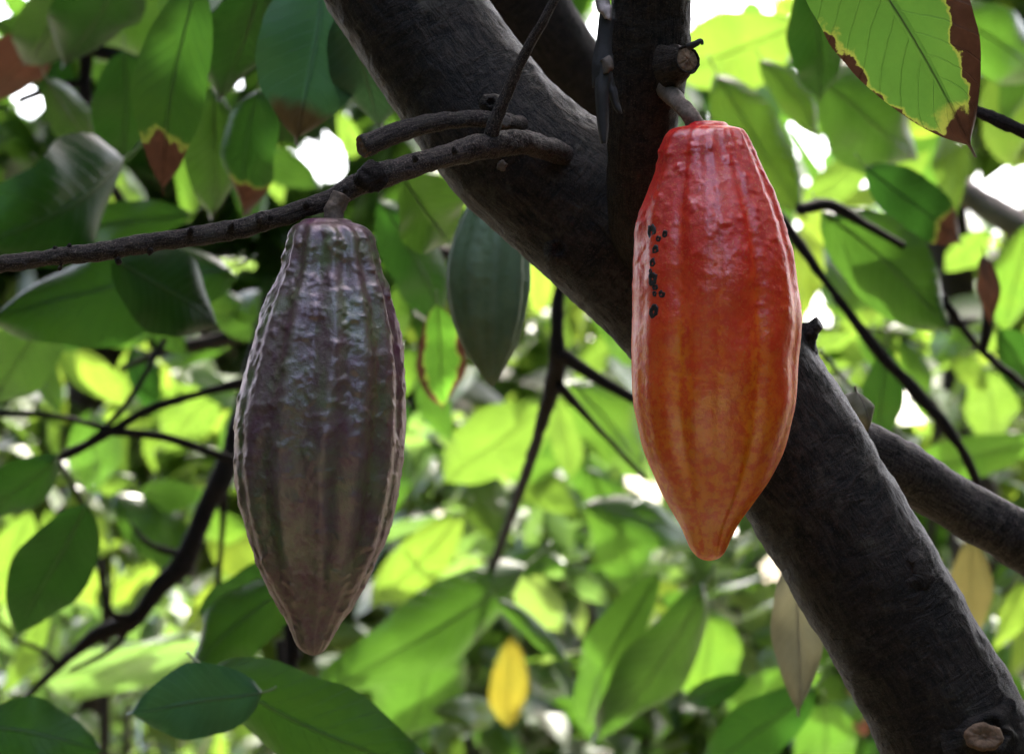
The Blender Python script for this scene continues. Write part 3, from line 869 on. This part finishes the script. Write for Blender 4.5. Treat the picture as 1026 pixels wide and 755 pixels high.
    (868, 318, 812, 352, 24, 3.6, 0.1, 10, 'light', 'light leaf beside the knob of the trunk'),
    (985, 256, 993, 326, 22, 2.4, 0.0, 15, 'brown', 'dried black-brown curled leaf at the right'),
    (974, 540, 964, 655, 44, 2.9, 0.05, 15, 'olive', 'dull tan dry leaf behind the trunk at the lower right'),
    (1016, 590, 1012, 690, 40, 3.8, 0.1, 8, 'light', 'light green leaf at the lower right edge'),
    (968, 140, 890, 190, 46, 3.4, 0.1, 15, 'mid', 'green leaf under the torn leaf tip'),
]
for a in LEAVES:
    leaf(*a)

# the near torn leaf, top right: built fine because it is almost in focus
leaf(806, -128, 979, 158, 146, 1.43, 0.03, 8, 'torn', 'large sharp green leaf with torn brown dried margins, top right', fold=0.1, arch=0.04, wave=0.05, curl=0.12, fine=True)
leaf(858, 392, 870, 432, 34, 1.66, 0.0, 25, 'straw', 'small curled pale dry leaf stuck behind the upper edge of the trunk', curl=1.4, arch=0.3, wave=0.1, fine=True)


# ---------------------------------------------------------------- thin branches around
def branch(name, label, pts, mat, offs=(), lump=0.12, cat='branch'):
    o = thing(name, label, cat, P(pts[0][0], pts[0][1], pts[0][3]))
    link('stem', px_tube(pts, segs=16, span=8, amp=0.0012, scale=70, lump=lump).build('stem'), mat, o)
    for q in offs:
        link('offshoot', px_tube(q, segs=10, span=6, amp=0.0006, scale=90, lump=lump).build('offshoot'), mat, o)
    return o


branch('tree_branch', 'thick dark branch rising to the right at lower left behind the purple pod',
       [(-30, 750, 2.5, 2.9), (20, 704, 3, 2.9), (62, 664, 5, 2.88), (100, 634, 7, 2.86), (132, 622, 10, 2.85), (160, 588, 9, 2.85), (186, 560, 11, 2.85), (205, 512, 10, 2.85), (226, 470, 11, 2.85), (240, 420, 9, 2.86), (270, 300, 8, 2.9)], M_DARKBARK,
       [[(136, 618, 4, 2.85), (110, 612, 3.2, 2.84), (98, 560, 2.8, 2.83), (82, 505, 2.6, 2.82), (56, 458, 2.6, 2.8)], [(226, 470, 4, 2.86), (222, 540, 3, 2.87), (217, 610, 2.6, 2.88)],
        [(130, 626, 4, 2.86), (112, 650, 3, 2.87), (70, 672, 2.4, 2.89)], [(186, 556, 4, 2.85), (150, 545, 2.6, 2.86), (128, 520, 2, 2.87)], [(60, 668, 3, 2.88), (40, 650, 2, 2.88), (10, 640, 1.6, 2.88)]], 0.3)
branch('tree_branch', 'thin dark branch hanging down between the green pod and the red pod',
       [(590, 240, 7, 2.5), (562, 290, 7, 2.5), (558, 335, 8, 2.5), (557, 372, 9, 2.52), (538, 440, 6, 2.6), (518, 500, 5, 2.8), (496, 560, 4.5, 3.3), (474, 620, 4.5, 3.9), (455, 680, 4.5, 4.4)], M_DARKBARK,
       [[(560, 352, 7, 2.5), (600, 380, 6, 2.51), (650, 408, 5, 2.52), (720, 450, 4, 2.54)], [(560, 386, 5, 2.52), (600, 430, 3, 2.55), (645, 478, 2.5, 2.6)]])
branch('tree_branch', 'dark twig arching down the right side above the side branch',
       [(780, 215, 6, 2.4), (805, 250, 5, 2.4), (840, 300, 5, 2.4), (880, 352, 6, 2.41), (930, 406, 6.5, 2.42), (962, 448, 5.5, 2.43), (985, 500, 5, 2.45), (1000, 560, 4, 2.48)], M_DARKBARK,
       [[(800, 210, 6, 2.42), (830, 205, 6, 2.43), (862, 222, 5, 2.44), (905, 246, 4, 2.46)]])
branch('tree_branch', 'thin dark twig slanting to the right edge beneath the oval leaf',
       [(925, 272, 4, 2.5), (952, 310, 4.2, 2.5), (985, 352, 4.2, 2.52), (1040, 398, 4.6, 2.55)], M_DARKBARK, [[(985, 350, 4, 2.5), (990, 320, 6, 2.49), (990, 262, 4, 2.48)]])
branch('tree_branch', 'fine dark twigs forking at the left edge below the bare branch',
       [(-30, 490, 4, 2.6), (52, 462, 4.5, 2.6), (110, 432, 5, 2.6), (160, 406, 4.5, 2.6), (240, 384, 4.5, 2.6), (300, 370, 4, 2.6)], M_DARKBARK,
       [[(108, 432, 4, 2.6), (165, 438, 4.2, 2.6), (226, 458, 4.6, 2.6), (280, 470, 5, 2.6)], [(-20, 414, 3.5, 2.62), (50, 416, 3, 2.61), (112, 430, 3, 2.6)], [(98, 436, 3, 2.6), (130, 400, 3, 2.61), (165, 340, 3, 2.63)]])
branch('tree_branch', 'short dark twig by the torn leaf tip at the right edge', [(962, 98, 5, 1.62), (985, 114, 5.5, 1.62), (1010, 126, 6, 1.62), (1060, 146, 6.5, 1.63)], M_DARKBARK)
branch('tree_branch', 'dark twig angled round the broad dark leaf at upper left',
       [(82, 20, 6, 2.7), (86, 60, 6, 2.7), (86, 100, 6, 2.7), (100, 160, 5, 2.72), (128, 215, 5, 2.75)], M_DARKBARK, [[(86, 50, 6, 2.7), (115, 55, 7, 2.68), (156, 70, 6, 2.66)], [(85, 84, 4, 2.7), (60, 86, 4, 2.71), (20, 100, 4, 2.73)]])
branch('tree_branch', 'dark brown dead branch behind the top of the purple pod', [(480, 262, 5, 3.3), (430, 250, 8, 3.3), (385, 244, 10, 3.3), (330, 290, 10, 3.3), (240, 334, 9, 3.3), (165, 352, 5, 3.3), (120, 370, 3, 3.3)], M_FARBARK)
branch('tree_branch', 'heavy shadowed branch behind the upper trunk and the limb', [(440, -120, 50, 1.98), (500, -30, 48, 2.0), (548, 40, 42, 2.02), (590, 96, 38, 2.05), (640, 150, 36, 2.1), (720, 240, 34, 2.15)], M_DARKBARK, [], 0.05)
branch('tree_branch', 'pale grey branch crossing the white sky gap at right', [(890, 150, 10, 4.2), (950, 182, 13, 4.2), (1000, 214, 15, 4.2), (1070, 255, 17, 4.2)], M_PALEBARK)
branch('plant_stem', 'pale upright stem at bottom centre', [(533, 670, 8, 4.8), (528, 700, 9, 4.8), (522, 760, 10, 4.8), (515, 1500, 12, 4.8)], M_PALEBARK, cat='stem')
branch('plant_stem', 'dark brown upright stem at bottom centre, right of the pale one', [(585, 600, 8, 4.6), (592, 660, 14, 4.6), (598, 720, 15, 4.6), (600, 1600, 16, 4.6)], M_FARBARK, cat='stem')
branch('plant_stem', 'dark paired stems under the purple pod tip', [(296, 600, 6, 2.9), (294, 660, 7, 2.9), (290, 720, 7, 2.9), (280, 1900, 9, 2.9)], M_DARKBARK, [[(280, 640, 4, 2.88), (285, 690, 4, 2.88), (290, 730, 5, 2.9)]], cat='stem')
branch('plant_stem', 'thin green stem above the right side branch', [(820, 350, 3, 2.7), (860, 395, 3, 2.7), (905, 440, 3.2, 2.7), (960, 500, 3.4, 2.7)], M_RIB, cat='stem')

# ---------------------------------------------------------------- leafy twigs at middle distance
def spray(label, pts, d, n, lpx, mats, seed):
    """pts: (px, py) along the twig; n leaves hang from it"""
    rng = random.Random(seed)
    rows = [(x, y, 2.6 - 1.2 * i / max(1, len(pts) - 1), d + 0.05 * i) for i, (x, y) in enumerate(pts)]
    o = thing('leafy_twig', label, 'leafy twig', P(pts[0][0], pts[0][1], d), 'leafy twigs at middle distance')
    link('stem', px_tube(rows, segs=8, span=6, lump=0.1).build('stem'), M_DARKBARK, o)
    cr = catmull(rows, 12)
    for i in range(n):
        x, y, _, dd = cr[int((0.12 + 0.88 * i / max(1, n - 1)) * (len(cr) - 1))]
        k = min(int((0.12 + 0.88 * i / max(1, n - 1)) * (len(cr) - 1)), len(cr) - 2)
        tx, ty = cr[k + 1][0] - cr[k][0], cr[k + 1][1] - cr[k][1]
        a = math.atan2(ty, tx) + (0.9 if i % 2 else -0.9) * rng.uniform(0.5, 1.1)
        if i == n - 1:
            a = math.atan2(ty, tx)
        ll = lpx * rng.uniform(0.7, 1.15)
        B = P(x, y, dd)
        T = P(x + ll * math.cos(a), y + ll * math.sin(a) + 0.35 * ll, dd + rng.uniform(-0.06, 0.06))
        X, Y, N, L = frame(B, T, rng.uniform(-42, 42))
        mb = MB()
        sd = rng.random() * 9
        add_leaf(mb, B, X, Y, N, L, L * rng.uniform(0.36, 0.48), nv=16, nh=3, fold=rng.uniform(0.05, 0.3), arch=rng.uniform(0.02, 0.14), curl=rng.uniform(0, 0.4), wave=0.06, seed=sd, var=rng.random())
        link('leaf', mb.build('leaf'), LM[rng.choice(mats)], o)


spray('dark leafy twig crossing the top left corner', [(-30, 20), (40, 30), (110, 20), (170, 40)], 3.0, 7, 80, ['dark', 'mid'], 1)
spray('leafy twig in the shade between the waxy leaf and the bare branch', [(160, 110), (205, 140), (252, 150)], 3.2, 5, 70, ['dark', 'mid'], 2)
spray('leafy twig left below the bare branch, with mixed dark and bright leaves', [(-20, 330), (50, 350), (120, 345), (190, 370)], 3.4, 8, 66, ['mid', 'mid', 'light', 'dark'], 3)
spray('leafy twig between the bare branch and the left side of the purple pod', [(130, 270), (180, 300), (230, 300)], 3.1, 5, 70, ['dark', 'mid'], 4)
spray('bright leafy twig at left, under the fine dark twigs', [(20, 470), (90, 490), (150, 500), (210, 530)], 3.8, 8, 70, ['light', 'mid', 'gloss'], 5)
spray('leafy twig behind the gap between the purple pod and the green pod', [(380, 230), (410, 300), (420, 370), (400, 440)], 3.3, 7, 72, ['mid', 'dark'], 6)
spray('bright leafy twig in the middle, under the green pod', [(430, 440), (490, 470), (550, 460), (610, 440)], 3.9, 8, 76, ['light', 'mid'], 7)
spray('leafy twig low in the middle, over the two folded leaves', [(480, 560), (540, 570), (600, 560), (650, 580)], 3.9, 8, 66, ['light', 'mid', 'gloss'], 8)
spray('leafy twig at the bottom, under the purple pod tip', [(300, 640), (350, 690), (410, 700), (470, 720)], 3.8, 7, 66, ['mid', 'light'], 9)
spray('leafy twig under the red pod tip reaching the straw-coloured leaf', [(640, 590), (700, 620), (760, 640), (800, 660)], 3.9, 8, 60, ['mid', 'light', 'gloss'], 10)
spray('leafy twig at upper right, behind the red pod shoulder', [(700, 110), (740, 150), (790, 190), (830, 250)], 3.6, 7, 74, ['light', 'mid'], 11)
spray('leafy twig at right, between the oval dark leaf and the side branch', [(820, 330), (880, 330), (940, 350), (1010, 350)], 3.5, 8, 62, ['light', 'mid'], 12)
spray('leafy twig in the upper right corner beyond the torn leaf', [(1050, 20), (1000, 60), (960, 120), (930, 140)], 3.2, 7, 76, ['mid', 'light'], 13)
spray('leafy twig low at the right edge under the side branch', [(1040, 570), (1000, 600), (985, 650), (1000, 700)], 3.6, 6, 60, ['mid', 'light'], 14)
spray('leafy twig left of the trunk foot in the lower right', [(700, 690), (760, 710), (820, 720), (870, 740)], 3.6, 7, 66, ['mid', 'dark'], 15)

# ---------------------------------------------------------------- background trees
GAPS = [(35, 106, 24, 20), (310, 165, 38, 32), (346, 138, 16, 14), (712, 4, 44, 16), (785, 110, 28, 16), (813, 147, 14, 11), (855, 155, 20, 9), (1000, 190, 56, 26), (962, 172, 26, 14), (157, 70, 10, 10),
        (708, 112, 10, 14), (818, 322, 18, 14), (932, 312, 20, 28), (905, 412, 24, 24), (640, 492, 26, 20), (780, 575, 28, 24), (14, 378, 12, 9), (238, 85, 9, 11), (430, 520, 20, 12), (960, 345, 26, 12), (760, 640, 16, 12)]


def in_gap(p, grow):
    q = project(p)
    if not q:
        return False
    for x, y, a, b in GAPS:
        if ((q[0] - x) / (a + grow)) ** 2 + ((q[1] - y) / (b + grow)) ** 2 < 1:
            return True
    return False


def cloud(rng, n, place, llen, up=0.55, gaps=True):
    """one mesh of many leaves set through a volume; place() gives each a position"""
    mb = MB()
    done = 0
    guard = 0
    while done < n and guard < n * 6:
        guard += 1
        c = place()
        L = llen * rng.uniform(0.7, 1.25)
        if gaps:
            q = project(c)
            if q and in_gap(c, 0.12 * L / (q[2] * K)):
                continue
        az = rng.uniform(0, 2 * math.pi)
        dr = rng.uniform(-0.1, 1.15)
        X = Vector((math.cos(az) * math.cos(dr), math.sin(az) * math.cos(dr), -math.sin(dr)))
        N = Vector((rng.gauss(0, 1), rng.gauss(0, 1), rng.gauss(0, 1))).normalized() * (1 - up) + Vector((0, 0, 1)) * up
        N = (N - X * N.dot(X)).normalized()
        add_leaf(mb, c - X * L / 2, X, N.cross(X), N, L, L * rng.uniform(0.34, 0.46), nv=6, nh=1, fold=0.2, arch=rng.uniform(0.0, 0.1), wave=0.03, seed=rng.random() * 9, var=rng.random())
        done += 1
    return mb.build('crown')


def ball(rng, c, r):
    c = Vector(c)
    lumps = []
    for _ in range(9):
        d = Vector((rng.gauss(0, 1), rng.gauss(0, 1), rng.gauss(0, 1))).normalized() * rng.uniform(0.3, 0.85)
        lumps.append((Vector((d.x * r[0], d.y * r[1], d.z * r[2])), rng.uniform(0.3, 0.55)))

    def f():
        o, s = rng.choice(lumps)
        d = Vector((rng.gauss(0, 1), rng.gauss(0, 1), rng.gauss(0, 1))).normalized() * rng.random() ** 0.5
        return c + o + Vector((d.x * r[0], d.y * r[1], d.z * r[2])) * s
    return f


def bg_tree(name, label, cat, base, top, r, crown_c, crown_r, n, llen, mat, bark, seed, group='trees and shrubs behind'):
    rng = random.Random(seed)
    o = thing(name, label, cat, base, group)
    b, t = Vector(base), Vector(top)
    m = (b + t) / 2 + Vector((rng.uniform(-.1, .1), 0, 0))
    link('trunk', MB().tube([(b - Vector((0, 0, 0.1)), r * 1.3), (b + (m - b) * 0.3, r), (m, r * 0.85), (t, r * 0.55)], segs=16, span=8, amp=0.006, scale=14).build('trunk'), bark, o)
    link('crown', cloud(rng, n, ball(rng, crown_c, crown_r), llen), mat, o)
    return o


def at(px, d, z=0.0):
    p = P(px, 377, d)
    return (p.x, p.y, z)


def ctr(px, py, d):
    return tuple(P(px, py, d))


bg_tree('cacao_tree', 'blurred green cacao tree at the upper left, behind the hanging leaves', 'tree', at(120, 5.2), ctr(120, 60, 5.3), 0.05, ctr(110, 110, 5.4), (0.75, 0.5, 0.5), 1100, 0.14, LM['mid'], M_FARBARK, 1)
bg_tree('cacao_tree', 'blurred yellow-green cacao tree at the upper right, behind the torn leaf', 'tree', at(930, 4.6), ctr(930, 60, 4.6), 0.045, ctr(900, 110, 4.7), (0.7, 0.5, 0.5), 800, 0.125, LM['light'], M_FARBARK, 2)
bg_tree('cacao_tree', 'pale-trunked tree seen left of the purple pod', 'tree', at(150, 5.2), ctr(215, 250, 5.2), 0.035, ctr(250, 150, 5.6), (0.8, 0.6, 0.6), 800, 0.14, LM['mid'], M_PALEBARK, 3)
bg_tree('leafy_shrub', 'bright leafy shrub filling the middle between the two big pods', 'shrub', at(500, 5.4), ctr(500, 480, 5.4), 0.02, ctr(520, 500, 5.6), (0.7, 0.6, 0.55), 1200, 0.125, LM['light'], M_FARBARK, 4)
bg_tree('leafy_shrub', 'bright leafy shrub at the bottom left behind the white-lit leaf', 'shrub', at(60, 5.6), ctr(70, 560, 5.6), 0.02, ctr(60, 560, 5.8), (0.75, 0.6, 0.6), 1200, 0.125, LM['light'], M_FARBARK, 5)
bg_tree('leafy_shrub', 'green leafy shrub below the red pod', 'shrub', at(720, 5.0), ctr(720, 640, 5.0), 0.02, ctr(730, 640, 5.2), (0.55, 0.5, 0.42), 900, 0.12, LM['mid'], M_FARBARK, 6)
bg_tree('leafy_shrub', 'yellow-green shrub at the right edge above the side branch', 'shrub', at(1000, 5.2), ctr(1000, 400, 5.2), 0.025, ctr(1000, 420, 5.4), (0.6, 0.5, 0.5), 900, 0.125, LM['light'], M_FARBARK, 7)
bg_tree('cacao_tree', 'soft green tree far behind the green pod', 'tree', at(430, 8.0), ctr(430, 200, 8.0), 0.06, ctr(440, 250, 8.4), (1.5, 1.0, 1.0), 1600, 0.16, LM['mid'], M_FARBARK, 8)
bg_tree('cacao_tree', 'soft pale tree far behind at lower left', 'tree', at(-60, 8.5), ctr(0, 350, 8.5), 0.06, ctr(60, 500, 9.0), (1.5, 1.0, 1.0), 1000, 0.15, LM['gloss'], M_FARBARK, 9)
bg_tree('cacao_tree', 'soft pale tree far behind at lower right', 'tree', at(1000, 8.5), ctr(960, 350, 8.5), 0.06, ctr(880, 560, 9.0), (1.5, 1.0, 0.9), 900, 0.15, LM['gloss'], M_FARBARK, 10)
bg_tree('leafy_shrub', 'far low shrub behind the bottom centre stems', 'shrub', at(480, 9.5), ctr(480, 640, 9.5), 0.03, ctr(480, 660, 10.0), (1.9, 1.0, 0.75), 1000, 0.14, LM['light'], M_FARBARK, 11)

for i, (lab, px, py, d, cr, n, ll, mt) in enumerate((
        ('small-leaved light bush behind the fine twigs at left', 110, 430, 4.1, (0.22, 0.2, 0.2), 130, 0.075, 'light'),
        ('small-leaved bush low at left behind the glaring white-lit leaf', 130, 690, 4.3, (0.3, 0.2, 0.14), 150, 0.08, 'gloss'),
        ('small-leaved bush between the purple pod and the thin hanging branch', 460, 560, 4.4, (0.2, 0.2, 0.22), 150, 0.08, 'gloss'),
        ('small-leaved bush at the bottom right of centre under the red pod', 650, 700, 4.2, (0.28, 0.2, 0.12), 150, 0.08, 'mid'),
        ('small-leaved pale bush between the red pod tip and the lower trunk', 740, 590, 4.4, (0.16, 0.2, 0.14), 120, 0.075, 'gloss'),
        ('small-leaved bush at right between the oval leaf and the side branch', 940, 380, 4.0, (0.24, 0.2, 0.16), 130, 0.075, 'light'),
        ('small-leaved bush at the lower right edge under the side branch', 1010, 640, 4.2, (0.14, 0.2, 0.2), 90, 0.08, 'mid'))):
    bg_tree('leafy_bush', lab, 'bush', at(px, d), ctr(px, py, d), 0.008, ctr(px, py, d), cr, n, ll, LM[mt], M_FARBARK, 40 + i)

# far wall of leaves: nobody could count it
rng = random.Random(77)
fw = cloud(rng, 2400, lambda: Vector((rng.uniform(-5.5, 5.5), rng.uniform(12, 19), rng.uniform(0.1, 4.6) * rng.uniform(0.5, 1))), 0.24)
fo = link('far_foliage', fw, LM['mid'])
fo['kind'] = 'stuff'


def around():
    while True:
        a, e, d = rng.uniform(-math.pi, math.pi), math.asin(rng.uniform(-0.4, 0.99) if rng.random() < 0.5 else rng.uniform(-0.4, 0.42)), rng.uniform(3.5, 6)
        back = math.degrees(wrap(a - math.pi + 0.12))
        if ((back / 34) ** 2 + ((math.degrees(e) - 56) / 27) ** 2) < 1 and rng.random() > 0.05:
            continue
        if abs(a) > 0.55 and not (abs(a) < 1.7 and math.degrees(e) > 52):
            return EYE + Vector((math.sin(a) * math.cos(e), math.cos(a) * math.cos(e), math.sin(e))) * d


# unseen leaves added round the camera, with an opening shaped to light the pods
gr = link('unseen_shade_foliage', cloud(rng, 19000, around, 0.5, up=0.25, gaps=False), LM['dark'])
gr['kind'] = 'stuff'

# the near tree's own crown, overhead and out of the picture: it keeps the pods in the shade
rng = random.Random(5)


def over():
    while True:
        x, y = rng.uniform(-2.2, 1.9), rng.uniform(1.72, 4.1)
        if y > 2.95 and x > 0.12 and rng.random() > 0.3:
            continue
        return Vector((x, y, rng.uniform(2.75, 3.5)))


link('crown', cloud(rng, 2500, over, 0.24, up=0.75, gaps=False), LM['dark'], tree)
